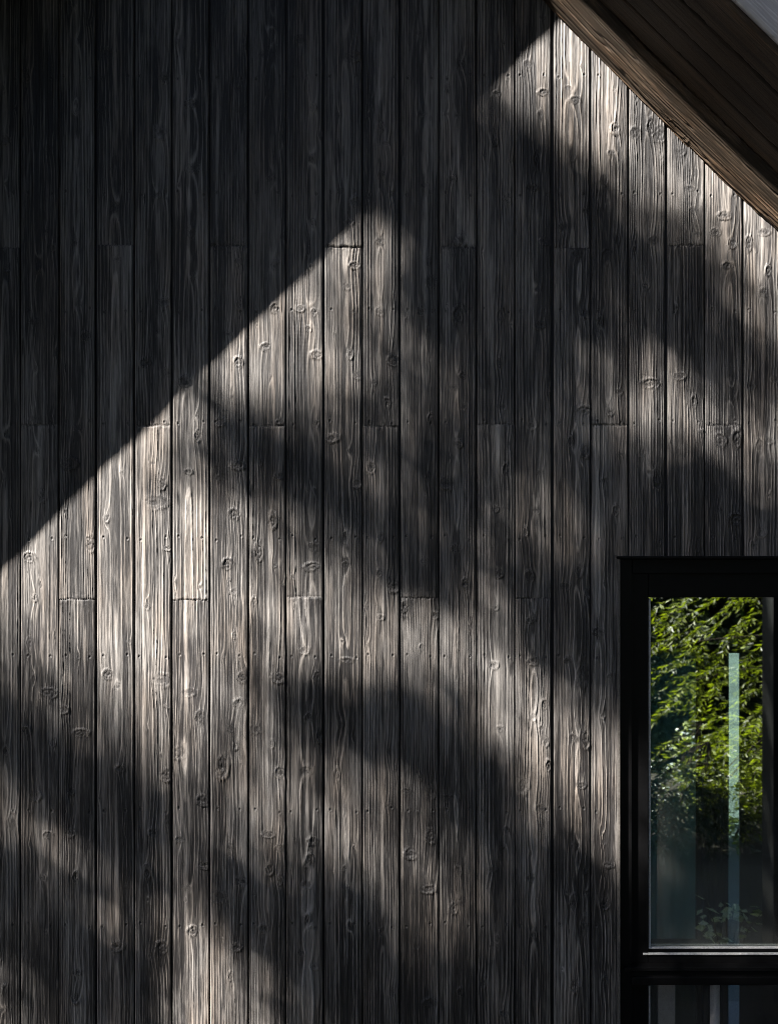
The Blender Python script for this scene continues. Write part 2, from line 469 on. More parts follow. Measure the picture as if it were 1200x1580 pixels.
    # fine fissures along the grain
    fs = np.clip((np.abs(vnoise(X * 150 + 0.4 * np.sin(f * 300), Z * 1.7, sd + 30)) - 0.03) / 0.13, 0, 1)
    fis = (1 - fs) * np.clip(0.6 + vnoise(X * 15, Z * 1.3, sd + 31), 0, 1)
    h -= fis * 0.0014
    # faint saw marks across some boards
    saw = np.clip(vnoise(X * 9, Z * 2.2, sd + 14) - 0.15, 0, 1) * 0.00012 * sawn
    h += saw * np.sin(Z * 2 * np.pi / 0.0125 + vnoise(X * 20, Z * 5, sd + 15) * 2)
    # cupping of the board
    h += r.uniform(-0.0012, 0.0020) * (1 - (2 * X / w) ** 2)
    wear = 0.5 + 0.34 * vnoise(X * 26, Z * 2.0, sd + 16) + 0.20 * vnoise(X * 60, Z * 6.5, sd + 17)
    # silvery streaks along the heart of the board: glossy highlights put into colour
    heart = np.exp(-((X - x0 - 0.004 * vnoise(Z * 3, Z * 0, sd + 41)) / 0.0065) ** 2) * np.clip(vnoise(Z * 2.4, Z * 0 + 9.1, sd + 40) * 1.6 + 0.1, 0, 1)
    wear = wear + 0.10 * (c - 0.5) - 0.35 * fis + 0.55 * heart
    h += heart * 0.0008
    rimw = np.zeros_like(X)
    return h, ring * (1 - 0.5 * near), kn, np.clip(wear, 0, 1)


def clear_of_window(u, v):
    return not (952.0 <= u <= 1506.0 and 858.0 <= v <= 1960.0)


def build_cladding(mat, parent):
    VV, QQ, AA = [], [], []
    base = 0
    gap = 3.1

    def sheet(us, edge_l, edge_r, vs, bi, dense):
        """one board column: us across (survey units), vs down"""
        nonlocal base
        u = np.array(us); v = np.array(vs)
        uc = 0.5 * (u[1] + u[-2]); w = (u[-2] - u[1]) * K
        U, V = np.meshgrid(u, v)
        X = (U - uc) * K; Z = WZ(V)
        H = np.zeros_like(X); R = np.zeros_like(X); G = np.zeros_like(X); B = np.zeros_like(X)
        jv = {0: 380.0, 1: 656.5, 2: 923.5}[(bi - OFF) % 3] + ((bi * 37) % 5 - 2)
        segs = [(V < jv), (V >= jv)]
        A = np.zeros_like(X)
        for si, m in enumerate(segs):
            rows = m[:, 0]
            if not rows.any(): continue
            ks = []
            for kx, kz, kr, kv in zip(KX, KZ, KR, KN[:, 1]):
                if u[1] < kx / K + 600 < u[-2] and ((kv < jv) == (si == 0)):
                    ks.append((kx - WX(uc), kz, kr, kx > WX(800) and kv < 520))
            rk = random.Random(bi * 10 + si)
            if dense and (bi - OFF < 0 or bi - OFF > 20):
                ks = [(rk.uniform(-.4, .4) * w, rk.uniform(0.7, 4.5), rk.uniform(.01, .02)) for _ in range(14)]
            for _ in range(int(9 if dense else 0)):      # pin knots
                ks.append((rk.uniform(-.45, .45) * w, rk.uniform(0.6, 4.5), rk.uniform(.004, .0075)))
            h, ring, kn, wr = board_field(X[rows], Z[rows], w, bi * 31 + si * 5 + 3, ks, 1.0 if (bi - OFF) in (1, 8, 16) else 0.0)
            h = h + rk.uniform(-0.0016, 0.0016) + X[rows] * rk.uniform(-0.035, 0.035)
            H[rows], R[rows], G[rows], B[rows] = h, ring, kn, wr
            A[rows] = TONE.get(bi - OFF, 0.85) * (rk.uniform(0.90, 1.12) if (bi - OFF, si) != (5, 1) else 1.25) * (0.84 if si == 0 and bi - OFF < 10 else 1.0)  # upper left segments toned down for the overhang's shade
        # butt joint, ragged
        jr = 0.85 + 0.2 * vnoise(X * 90, Z * 0, bi + 500) + (1.2 if (bi - OFF) in (6, 12) else 0)
        jd = np.exp(-((V - jv + 0.7 * vnoise(X * 70, Z * 0, bi + 700)) / jr) ** 2)
        H -= jd * 0.0032
        H += np.exp(-(np.abs(V - jv) / 7.0)) * vnoise(X * 130, Z * 130, bi + 900) * (0.0030 if (bi - OFF) in (6, 12) else 0.0012)
        G = np.maximum(G, jd * 0.55)
        # nail holes
        rk = random.Random(bi + 99)
        for nv in NAIL_V:
            for sx in (-1, 1):
                nu = uc + sx * (18.5 + rk.uniform(-2.5, 2.5)); nvv = nv + rk.uniform(-4, 4)
                q = ((U - nu) / 1.7) ** 2 + ((V - nvv) / 1.9) ** 2
                e = np.exp(-q)
                H -= e * 0.0030 - 0.0012 * np.exp(-(np.sqrt(q) - 1.6) ** 2 / 0.2); G = np.maximum(G, e * 0.9)
        # eased, brushed arrises
        ed = np.minimum(U - u[1], u[-2] - U) * K
        H -= 0.0025 * np.exp(-np.clip(ed, 0, 1) / 0.0016)
        Y = -H
        Y[:, 0] = 0.016; Y[:, -1] = 0.016
        G[:, 0] = 1; G[:, -1] = 1; A[:, 0] *= .5; A[:, -1] *= .5
        P = np.stack([WX(U), Y, Z], -1).reshape(-1, 3)
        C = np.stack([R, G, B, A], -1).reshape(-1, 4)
        nr, nc = U.shape
        idx = np.arange(nr * nc).reshape(nr, nc) + base
        q = np.stack([idx[:-1, :-1], idx[1:, :-1], idx[1:, 1:], idx[:-1, 1:]], -1).reshape(-1, 4)
        cu = 0.5 * (U[:-1, :-1] + U[1:, 1:]).ravel(); cv = 0.5 * (V[:-1, :-1] + V[1:, 1:]).ravel()
        keep = ~((cu > 952.0) & (cu < 1506) & (cv > 858.5) & (cv < 1960))
        keep &= cv > (SOFF_R_V0 + SLOPE_R * cu) - 12          # nothing above the roof
        keep &= cv > (SOFF_L_V0 - SLOPE_L * cu) - 12
        VV.append(P); QQ.append(q[keep]); AA.append(C)
        base += nr * nc

    vs_dense = np.arange(-90, 1640, 1.55)
    vs_low = np.concatenate([[1639.0], np.arange(1660, 1905, 30)])
    vs_top = np.arange(-480, -60, 30.0)
    for bi in range(len(SEAMS) - 1):
        ga, gb = [gap / 2 + 0.7 * math.sin(7.1 * q_ * q_ + q_) for q_ in (bi, bi + 1)]
        a, b = SEAMS[bi] + ga, SEAMS[bi + 1] - gb
        n = 82
        us = [SEAMS[bi], *np.linspace(a, b, n), SEAMS[bi + 1]]
        pass
        # the two rows of vertices at each edge stand on the same line, the groove drops straight in
        us = [a - 0.25, *np.linspace(a, b, n), b + 0.25]
        sheet(us, a, b, vs_dense, bi, True)
        uc = np.linspace(a, b, 9)
        sheet([a - .25, *uc, b + .25], a, b, vs_low, bi, False)
        sheet([a - .25, *uc, b + .25], a, b, vs_top, bi, False)
    for side in (-1, 1):
        for j in range(20):
            bi = -1 - j if side < 0 else len(SEAMS) - 1 + j
            a0 = SEAMS[0] - 59 * (j + 1) if side < 0 else SEAMS[-1] + 59 * j
            a, b = a0 + gap / 2, a0 + 59 - gap / 2
            sheet([a - .25, *np.linspace(a, b, 12), b + .25], a, b, np.arange(-480, 1905, 24.0), bi + 60, False)
    # backing felt behind the grooves
    P = []; Q = []
    def quad(u0, u1, v0, v1, y=0.0155):
        nonlocal base
        P.extend([(WX(u0), y, WZ(v0)), (WX(u0), y, WZ(v1)), (WX(u1), y, WZ(v1)), (WX(u1), y, WZ(v0))])
        Q.append([base, base + 1, base + 2, base + 3]); base += 4
    for i in range(0, 140):
        u0 = -1300 + i * 22; u1 = u0 + 22
        top = max(SOFF_R_V0 + SLOPE_R * u0, SOFF_L_V0 - SLOPE_L * u1, -480) - 10
        if u1 <= 952 or u0 >= 1506: quad(u0, u1, top, 1904)
        else: quad(max(u0, 930), min(u1, 1520), top, 859)
    quad(930, 952.5, 859, 1904)
    VV.append(np.array(P)); QQ.append(np.array(Q)); AA.append(np.tile([0, 1, 0, .4], (len(P), 1)))
    return np_mesh('wall', np.concatenate(VV), np.concatenate(QQ), mat, parent, np.concatenate(AA))


house = empty('timber_house', (0, 0, 0))
tag(house, 'dark house gable clad in vertical charred timber boards with a black framed window', 'house')
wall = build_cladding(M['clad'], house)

# ------------------------------------------------------------------ roof
RT = 0.20
SIDE = {}
for sgn, slope in ((1, SLOPE_R), (-1, SLOPE_L)):
    th = math.atan(slope)
    dl = Vector((sgn * math.cos(th), 0, -math.sin(th)))          # down the slope
    nn = Vector((sgn * math.sin(th), 0, math.cos(th)))           # up and out
    SIDE[sgn] = (dl, nn)
LEN = 4.3
roof_mb = MB()
for sgn in (1, -1):
    dl, nn = SIDE[sgn]
    c = APEX + dl * (LEN / 2) + nn * (0.024 + RT / 2)
    roof_mb.obox(Vector((c.x, (-D + 0.03 + 2.0) / 2, c.z)), dl * (LEN / 2), Vector((0, (2.0 + D - 0.03) / 2, 0)), nn * (RT / 2))
roof = roof_mb.build('roof', M['roof'], house)


def plank(name, origin, along, across, out, length, width, seed, mat, parent, step=0.005, stepw=0.003, thick=0.02, ridge=1.0, tone=1.0, edge=0.004, crown=0.0, nk=2.2, bow=0.0):
    """a sawn plank: a relief face (along x across, facing out) with sides and a back, local x along"""
    nl = int(length / step) + 1; nw = max(4, int(width / stepw) + 1)
    l = np.linspace(0, length, nl); w = np.linspace(-width / 2, width / 2, nw)
    Lg, Wg = np.meshgrid(l, w, indexing='ij')
    rk = random.Random(seed)
    ks = [(rk.uniform(-.4, .4) * width, rk.uniform(0, length), rk.uniform(.008, .017)) for _ in range(int(length * nk))]
    h, ring, kn, wr = board_field(Wg, Lg, width, seed, ks)
    h = h * ridge + crown * (1 - (2 * Wg / width) ** 2)
    if crown:                                              # split and gouged along the grain
        h += 0.004 * vnoise(Lg * 3.5, Wg * 14, seed + 50)
        g_ = vnoise(Lg * 4.5 + Wg * 9, Wg * 75 + 0.8 * vnoise(Lg * 3, Wg * 0, seed + 52), seed + 51)
        sp_ = np.exp(-((g_ - 0.36) / 0.13) ** 2)
        h -= 0.0045 * sp_; kn = np.maximum(kn, 0.9 * sp_)
        wr = np.clip(wr + 0.5 * vnoise(Lg * 6, Wg * 40, seed + 53) - 0.12, 0, 1)
    ed = np.minimum(Wg + width / 2, width / 2 - Wg)
    rag = 0.6 + 0.4 * vnoise(Lg * 18, Wg * 0, seed + 40) + 0.4 * vnoise(Lg * 70, Wg * 0, seed + 41)
    h -= edge * rag * np.exp(-ed / (edge * 0.8))
    Wg = Wg + bow * np.sin(np.pi * np.clip((Lg - 1.40) / 1.25, 0, 1)) + (0.003 * vnoise(Lg * 2.3, Lg * 0, seed + 60) if bow else 0)
    first = np.stack([Lg[:, :1], Wg[:, :1], h[:, :1] * 0 - thick], -1)
    last = np.stack([Lg[:, -1:], Wg[:, -1:], h[:, -1:] * 0 - thick], -1)
    P = np.concatenate([first, np.stack([Lg, Wg, h], -1), last], 1)
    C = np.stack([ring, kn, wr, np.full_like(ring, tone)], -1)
    C = np.concatenate([C[:, :1], C, C[:, -1:]], 1)
    nc = nw + 2
    idx = np.arange(nl * nc).reshape(nl, nc)
    q = np.stack([idx[:-1, :-1], idx[1:, :-1], idx[1:, 1:], idx[:-1, 1:]], -1).reshape(-1, 4)
    back = np.stack([idx[:-1, -1], idx[1:, -1], idx[1:, 0], idx[:-1, 0]], -1)
    q = np.concatenate([q, back])
    o = np_mesh(name, P.reshape(-1, 3), q, mat, None, C.reshape(-1, 4))
    o.parent = parent
    m = Matrix((along, across, out)).transposed().to_4x4()
    m.translation = Vector(origin) - world_loc(parent)
    o.matrix_local = m
    return o


for sgn in (1, -1):
    dl, nn = SIDE[sgn]
    dn = -nn
    yv = Vector((0, 1, 0))
    # soffit boards run down the slope, the relief faces down
    nb = 5; y0 = 0.0; bw = (D - 0.075) / nb
    for i in range(nb):
        yc = -(i + 0.5) * bw
        across = yv if (dl.cross(yv)).dot(dn) > 0 else -yv
        plank('soffit_board', APEX + Vector((0, yc, 0)) + nn * random.uniform(0.0, 0.004), dl, across, dn, LEN, bw - 0.006, 700 + i + sgn * 20, M['eave'], roof, 0.008, 0.005, 0.022, 0.8, [2.0, .6, .36, .36, .45][i])  # bounce light off the wall put into the tones, strongest on the first board
    across = yv if (dl.cross(yv)).dot(dn) > 0 else -yv
    plank('verge_batten', APEX + Vector((0, -D + 0.036, 0)) - nn * OUT_DROP, dl, across, dn, LEN, 0.068, 760 + sgn, M['eave'], roof, 0.006, 0.003, 0.036, 0.9, 1.0)
    # fascia board, standing on the batten and facing the garden
    fr = Vector((0, -1, 0))
    fa = nn if dl.cross(nn).dot(fr) > 0 else -nn
    plank('fascia_board', APEX + Vector((0, -D - 0.024, 0)) + nn * (0.002 + 0.115), dl, fa, fr, LEN, 0.235, 780 + sgn, M['fascia'], roof, 0.006, 0.003, 0.022, 0.7, 1.0)
    # trim where the soffit meets the wall: front face and underside
    if sgn < 0: continue                                    # the far slope has none
    out_d = 0.15
    fw = math.hypot(out_d, TRIM_H)
    face = (nn * TRIM_H + Vector((0, -out_d, 0))) / fw       # from the wall up and out to the soffit
    norm = (-nn * out_d + Vector((0, -TRIM_H, 0))) / fw
    if dl.cross(face).dot(norm) < 0: face = -face
    ctr = APEX - nn * (TRIM_H / 2) + Vector((0, -out_d / 2 - 0.002, 0))
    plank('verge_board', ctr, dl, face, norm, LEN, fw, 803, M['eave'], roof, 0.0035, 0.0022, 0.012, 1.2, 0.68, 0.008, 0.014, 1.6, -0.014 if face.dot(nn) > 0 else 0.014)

# ------------------------------------------------------------------ window
wx0, wx1 = 957, 1500
win = MB()
bv = 0.0025
def bx(mb, u0, u1, v0, v1, y0, y1, b=bv):
    k = 1 + y0 / L
    mb.box(WX(u0) * k, WX(u1) * k, y0, y1, ZC + (WZ(v1) - ZC) * k, ZC + (WZ(v0) - ZC) * k, b)
bx(win, 955.2, 975, 862.5, 1900, 0.020, 0.14)                      # jambs
bx(win, 1482, 1500, 862.5, 1900, 0.020, 0.14)
bx(win, 975, 1482, 862.5, 885, 0.022, 0.14)                       # head
bx(win, 975, 1482, 1508.5, 1521, 0.004, 0.14)                    # transom
bx(win, 975, 1482, 1499.5, 1508, 0.012, 0.12)
bx(win, 975, 1482, 1880, 1900, 0.020, 0.14)
window = win.build('window', M['black'], house)
for ua, ub in ((952.6, 956.8), (1500.2, 1504.5)):
    mb = MB(); bx(mb, ua, ub, 862.4, 1904, -0.005, 0.05, 0.0015); mb.build('corner_strip', M['trimedge'], window)
mb = MB(); bx(mb, 951.5, 1506, 858.2, 862.2, -0.014, 0.05, 0.002)
mb.build('head_flashing', M['black'], window)
mb = MB(); bx(mb, 964, 1494, 1493.6, 1499.2, -0.002, 0.06, 0.0015)
mb.build('sill', M['black'], window)
sash_mb = MB()
bx(sash_mb, 972, 1000, 882, 1493, 0.040, 0.10)
bx(sash_mb, 1457, 1481, 886, 1492.5, 0.040, 0.10)
bx(sash_mb, 1000.2, 1456.8, 882, 922, 0.040, 0.10)
bx(sash_mb, 1000.2, 1456.8, 1475, 1493, 0.040, 0.10)
sash = sash_mb.build('sash', M['black'], window)
mb = MB()
bx(mb, 1000.4, 1004, 924, 1462, 0.056, 0.068, 0.002)
bx(mb, 992, 1456, 1471.6, 1474.6, 0.034, 0.045, 0.0018)
bx(mb, 1000.4, 1456, 1462.3, 1465.0, 0.052, 0.066, 0.0018)
mb.build('glazing_bead', M['bead'], window)
mb = MB(); bx(mb, 1000, 1457, 1465.4, 1474.6, 0.052, 0.09, 0.001); mb.build('gasket', M['black'], window)
mb = MB(); mb.box(WX(999), WX(1458), 0.068, 0.074, WZ(1490), WZ(920)); mb.build('pane', M['glass'], window)
low = MB()
bx(low, 972, 1000, 1512, 1878.5, 0.050, 0.10); bx(low, 1457, 1481, 1522, 1878.5, 0.050, 0.10); bx(low, 1000.2, 1456.8, 1850, 1878.5, 0.052, 0.10)
low.build('lower_sash', M['black'], window)
mb = MB(); bx(mb, 1000.4, 1003, 1522, 1879, 0.056, 0.068, 0.001); mb.build('lower_bead', M['bead'], window)
mb = MB(); mb.box(WX(999), WX(1458), 0.068, 0.074, WZ(1879), WZ(1519)); mb.build('lower_pane', M['smoked'], window)
mb = MB()
mb.box(-3.3, 2.3, 0.03, 2.0, -0.2, 0.09)
mb.build('plinth', plain('concrete_plinth', (0.2, 0.2, 0.2), 0.9, 0.2), house)

# room behind: lining and an opposite window
RY = 1.60
S2 = (L + RY) / L
def RX(u): return (u - 600) * K * S2
def RZ(v): return ZC - (v - 790) * K * S2
mb = MB()
ox0, ox1, oz1 = RX(1003), RX(1141), RZ(1008)
mb.box(-3.2, ox0, RY, RY + 0.012, 0.091, 3.1)
mb.box(ox1, 2.25, RY, RY + 0.012, 0.091, 3.1)
mb.box(ox0, ox1, RY, RY + 0.012, oz1, 3.1)
mb.box(ox0 + 0.0005, (1122 - 600) * K * S2, RY - 0.012, RY + 0.002, 0.0915, RZ(1492))    # low panel under the rear glass
mb.box(-3.2, 2.25, 0.16, RY - 0.013, 3.0, 3.1)                     # ceiling
mb.box(0.2, 0.3, 0.16, RY - 0.001, 0.091, 2.999)                   # partition
mb.box(2.26, 2.36, 0.02, RY + 0.15, 0.091, 3.1)
mb.box(0.2, WX(957), 0.14, 0.16, 0.091, 2.999)
mb.box(WX(957), 2.25, 0.14, 0.16, WZ(866), 2.999)
mb.box(WX(1500), 2.25, 0.14, 0.16, 0.091, WZ(866))
mb.build('interior_lining', M['room'], house)


def cloth(name, x0, x1, y, z0, z1, amp, waves, mat):
    nx, nz = 60, 12
    xs = np.linspace(x0, x1, nx); zs = np.linspace(z0, z1, nz)
    XX, ZZ = np.meshgrid(xs, zs, indexing='ij')
    t = (XX - x0) / (x1 - x0)
    YY = y + amp * np.sin(t * waves * 2 * np.pi + 0.4 * np.sin(ZZ * 3)) + 0.3 * amp * np.sin(t * waves * 5.1)
    P = np.stack([XX, YY, ZZ], -1)
    P2 = P + np.array([0, 0.002, 0])
    V = np.concatenate([P.reshape(-1, 3), P2.reshape(-1, 3)])
    idx = np.arange(nx * nz).reshape(nx, nz); k = nx * nz
    q = np.stack([idx[:-1, :-1], idx[1:, :-1], idx[1:, 1:], idx[:-1, 1:]], -1).reshape(-1, 4)
    return np_mesh(name, V, np.concatenate([q, q[:, ::-1] + k]), mat)


c = cloth('sheer_curtain', ox0 - 0.02, RX(1077), RY - 0.035, 0.14, oz1 + 0.02, 0.006, 4, M['sheer'])
tag(c, 'dim teal sheer curtain hanging inside the left part of the window', 'curtain')
S4 = (L + RY - 0.08) / L
c = cloth('drape', (1073 - 600) * K * S4, (1124 - 600) * K * S4, RY - 0.08, 0.12, oz1 + 0.05, 0.012, 5, M['drape'])
tag(c, 'dark drape hanging inside between the teal curtain and the pale strip', 'curtain')
mb = MB(); mb.box(ox0 + 0.001, ox1 - 0.001, RY + 0.003, RY + 0.009, 0.092, oz1 - 0.001); mb.build('rear_pane', M['rear_glass'], house)

# little table inside the lower pane
TY = 0.125; S3 = (L + TY) / L
def TX(u): return (u - 600) * K * S3
tz = ZC - (1494 - 790) * K * S3
table = empty('side_table', (TX(1050), TY, 0.09))
tag(table, 'pale painted table whose legs show behind the lower window pane', 'table')
mb = MB(); mb.box(TX(975), TX(1130), TY - 0.04, TY + 0.3, tz - 0.03, tz, 0.004); mb.build('table_top', M['post'], table)
mb = MB(); mb.box(TX(1030), TX(1058), TY + 0.16, TY + 0.185, 0.092, tz - 0.031, 0.003); mb.build('leg_panel', M['white'], table)
for u0, u1 in ((985, 992), (1095, 1110)):
    r = (TX(u1) - TX(u0)) / 2; x = (TX(u0) + TX(u1)) / 2
    mb = MB(); mb.tube([(x, TY, tz - 0.031), (x, TY, 0.5), (x, TY, 0.092)], [r, r, r * 0.8], 16); mb.build('leg', M['white'], table)

# dark post that the glass mirrors at its right
mb = MB(); mb.box(1.835, 2.02, -1.62, -1.44, 0.0, 3.4, 0.008)
for zz in (0.0, 3.18): mb.box(1.815, 2.04, -1.64, -1.42, zz, zz + 0.16, 0.006)
p = mb.build('timber_post', M['post'], None)
tag(p, 'black square timber post mirrored along the right edge of the glass', 'post')

# ------------------------------------------------------------------ ground
nx = 60
xs = np.concatenate([np.linspace(-300, -25, 8), np.linspace(-22, 22, 60), np.linspace(25, 300, 8)])
XX, YY = np.meshgrid(xs, xs, indexing='ij')
ZZ = -0.15 * np.clip((YY - 1.5) / 2, 0, 1) + vnoise(XX * 0.4, YY * 0.4, 5) * 0.05 + vnoise(XX * 1.3, YY * 1.3, 6) * 0.02 - 0.05
P = np.stack([XX, YY, ZZ], -1).reshape(-1, 3)
idx = np.arange(len(xs) ** 2).reshape(len(xs), len(xs))
q = np.stack([idx[:-1, :-1], idx[1:, :-1], idx[1:, 1:], idx[:-1, 1:]], -1).reshape(-1, 4)
g = np_mesh('ground', P, q, M['ground'])
tag(g, 'dark forest floor in front of the house', 'ground', kind='structure')
mb = MB(); mb.box(-12, 26, 2.01, 60, -0.3, 0.062, 0.01)
g = mb.build('terrace', M['terrace'], None)
tag(g, 'pale stone terrace behind the house', 'terrace', kind='structure')


# ------------------------------------------------------------------ foliage
def leaves_mesh(name, pos, length, width, mat, parent, droop=0.0, dirs=None, seed=1, face=None):
    """folded four-point leaves (two triangles as one bent quad pair) at pos"""
    r = np.random.default_rng(seed)
    n = len(pos)
    if dirs is None:
        d = r.normal(size=(n, 3)); d[:, 2] -= droop
    else:
        d = dirs + r.normal(size=(n, 3)) * 0.25
    if face is not None:
        fn = np.array(face) / np.linalg.norm(face) + r.normal(size=(n, 3)) * 0.38
        fn /= np.linalg.norm(fn, axis=1)[:, None]
        d -= fn * (d * fn).sum(1)[:, None]
    d /= np.linalg.norm(d, axis=1)[:, None]
    s = np.cross(fn, d) if face is not None else r.normal(size=(n, 3)); s -= d * (s * d).sum(1)[:, None]; s /= np.linalg.norm(s, axis=1)[:, None]
    up = np.cross(d, s)
    ln = (length * r.uniform(0.8, 1.2, n))[:, None]; wd = (width * r.uniform(0.8, 1.2, n))[:, None]
    p = pos if face is None else pos - d * ln * 0.48
    a = p; b = p + d * ln * 0.45 + s * wd * 0.5 + up * wd * 0.12
    c = p + d * ln; e = p + d * ln * 0.45 - s * wd * 0.5 + up * wd * 0.12
    V = np.stack([a, b, c, e], 1).reshape(-1, 3)
    Q = np.arange(4 * n).reshape(n, 4)
    return np_mesh(name, V, Q, mat, parent, smooth=False)


def limb_path(a, b, seed, sag=0.08, n=6):
    r = random.Random(seed)
    a = Vector(a); b = Vector(b); out = []
    ln = (b - a).length
    for i in range(n):
        t = i / (n - 1)
        p = a.lerp(b, t) + Vector((r.uniform(-1, 1), r.uniform(-1, 1), r.uniform(-1, 1))) * ln * 0.03 * (0 < i < n - 1)
        p.z += ln * sag * math.sin(t * math.pi)
        out.append(p)
    return out


# light coming through the trees, read along the boards (columns) every 50 units down: 0 full shade, 9 open sun
LIT = """000000000000009999999
000000000000029999999
000000000000049999999
000000000000035888888
000000000000001478888
000000000000001138888
000000000520000023588
000000006861000122268
000000067661100021137
000000578541100022125
000000797543200012123
000073997534301146322
000784355434311248842
007894112423222135566
088965211243233112124
099977641132134311111
699998774212134421000
898998877522132321000
798899887744341110000
688899878877562110000
566799656656675210000
354589541113566420000
024567652111167654000
101356454421026675000
510025455555116685000
450004455555214585000
144013144566411263000
024434011246521130000
112456110125520013444
410128510014410004444
531019742011210000000
532239853111100000000"""
ROWS = LIT.split()
W21 = np.array([[int(ch) for ch in (r + '1' * 21)[:21]] for r in ROWS], float)
CU = np.array([(SEAMS[OFF + i] + SEAMS[OFF + i + 1]) / 2 for i in range(21)])


def transmit(u, v):
    ci = np.interp(u, CU, np.arange(21)); ri = np.clip((v - 25) / 50.0, 0, 31)
    c0 = np.clip(np.floor(ci).astype(int), 0, 19); r0 = np.clip(np.floor(ri).astype(int), 0, 30)
    fc = ci - c0; fr = ri - r0
    fc = fc * fc * (3 - 2 * fc); fr = fr * fr * (3 - 2 * fr)
    t = (W21[r0, c0] * (1 - fc) + W21[r0, c0 + 1] * fc) * (1 - fr) + (W21[r0 + 1, c0] * (1 - fc) + W21[r0 + 1, c0 + 1] * fc) * fr
    lit = np.clip(t / 8.7, 0, 1) ** 2.1
    # past the boards in view the crowns close up
    far = np.maximum.reduce([-140 - u, u - 1300, -60 - v, v - 1680, u * 0])
    return lit * np.clip(1 - far / 120.0, 0, 1)


cosi = 1 / math.sqrt(1 + 2 * SA * SA)
FACE = 0.80                                                # leaves turn towards the light


def boughs(u0, u1, v0, v1, ll, lw, hole=None, seed=3):
    """leaf positions over a patch, evenly strewn, thinned where the light comes through"""
    area = 0.5 * ll * lw * FACE
    n = int(4.3 * (u1 - u0) * (v1 - v0) * K * K * cosi / area)
    i = np.arange(n) + 0.5
    g = 1.32471795724474602596
    uu = u0 + ((0.5 + i / g) % 1.0) * (u1 - u0); vv = v0 + ((0.5 + i / g ** 2) % 1.0) * (v1 - v0)
    r = np.random.default_rng(seed)
    uu = uu + r.normal(size=n) * 3; vv = vv + r.normal(size=n) * 3
    k_ = r.uniform(0, 1, n) < -np.log(np.clip(transmit(uu, vv), 0.0136, 1.0)) / 4.3
    if hole is not None:
        k_ &= ~((uu > hole[0]) & (uu < hole[1]) & (vv > hole[2]) & (vv < hole[3]))
    return uu[k_], vv[k_]


INNER = (-150, 1340, -110, 1700)
ui, vi = boughs(*INNER, 0.044, 0.026, None, 3)
ue, ve = boughs(-700, 2000, -800, 2000, 0.11, 0.06, INNER, 4)
u = np.concatenate([ui, ue]); v = np.concatenate([vi, ve])
big = np.arange(len(u)) >= len(ui)
cl = vnoise(u / 160, v / 160, 91)
dep = 4.6 + 0.7 * cl + RNG.uniform(-0.6, 0.6, len(u))
pos = np.stack([WX(u) - SA * dep, -dep, WZ(v) + SA * dep], -1)
split = pos[:, 0] + 0.4 * np.sin(pos[:, 2] * 1.7)
mid = np.percentile(split, 52)
parts = [split < mid, split >= mid]
names = ['tall dark leafed tree standing nearer the house end, shading the left boards',
         'tall dark leafed tree shading the boards over the window']
for i, m in enumerate(parts):
    pp = pos[m]
    dd = 5.2
    uu0 = -260 if i == 0 else 1480                      # where the trunk's own shadow falls
    foot = Vector((WX(uu0) - SA * dd, -dd, -0.05))
    t = empty('shade_tree', foot)
    tag(t, names[i], 'tree', 'trees that shade the wall')
    bg_ = big[m]
    leaves_mesh('crown', pp, np.where(bg_, 0.11, 0.044), np.where(bg_, 0.06, 0.026), M['leaf_a'], t, seed=50 + i, face=(-SA, -1.0, SA))
    mb = MB()
    top = Vector((foot.x + 0.02, foot.y - 0.05, pp[:, 2].max() + 0.1))
    path = limb_path(foot, top, 60 + i, 0.0, 9)
    for q_ in path[1:-1]: q_.x = foot.x + (q_.x - foot.x) * 0.3; q_.y = foot.y + (q_.y - foot.y) * 0.3
    mb.tube(path, [0.17, 0.145, 0.125, 0.105, 0.09, 0.07, 0.05, 0.035, 0.02], 10)
    rr = random.Random(70 + i)
    made = 0
    for tries in range(1500):
        tgt = Vector(pp[rr.randrange(len(pp))])
        hz = max(5.0, min(tgt.z - rr.uniform(0.1, 1.2), top.z - 0.4))
        f = (hz - foot.z) / (top.z - foot.z)
        k = min(int(f * 8), 7)
        st = path[k].lerp(path[k + 1], f * 8 - k)
        lp = limb_path(st, tgt, 80 + i * 20 + tries, 0.03)
        ok = True
        for q0, q1 in zip(lp[:-1], lp[1:]):             # a limb grows only where the boughs are thick
            for ff in (0.0, 0.33, 0.66, 1.0):
                q_ = q0.lerp(q1, ff)
                uq = (q_.x + SA * -q_.y) / K + 600; vq = 790 - (q_.z - SA * -q_.y - ZC) / K
                if transmit(np.array([uq]), np.array([vq]))[0] > 0.10: ok = False
        if ok:
            mb.tube(lp, [0.035, 0.03, 0.024, 0.018, 0.012, 0.006], 6)
            made += 1
        if made >= 18: break
    mb.build('trunk', M['bark'], t)


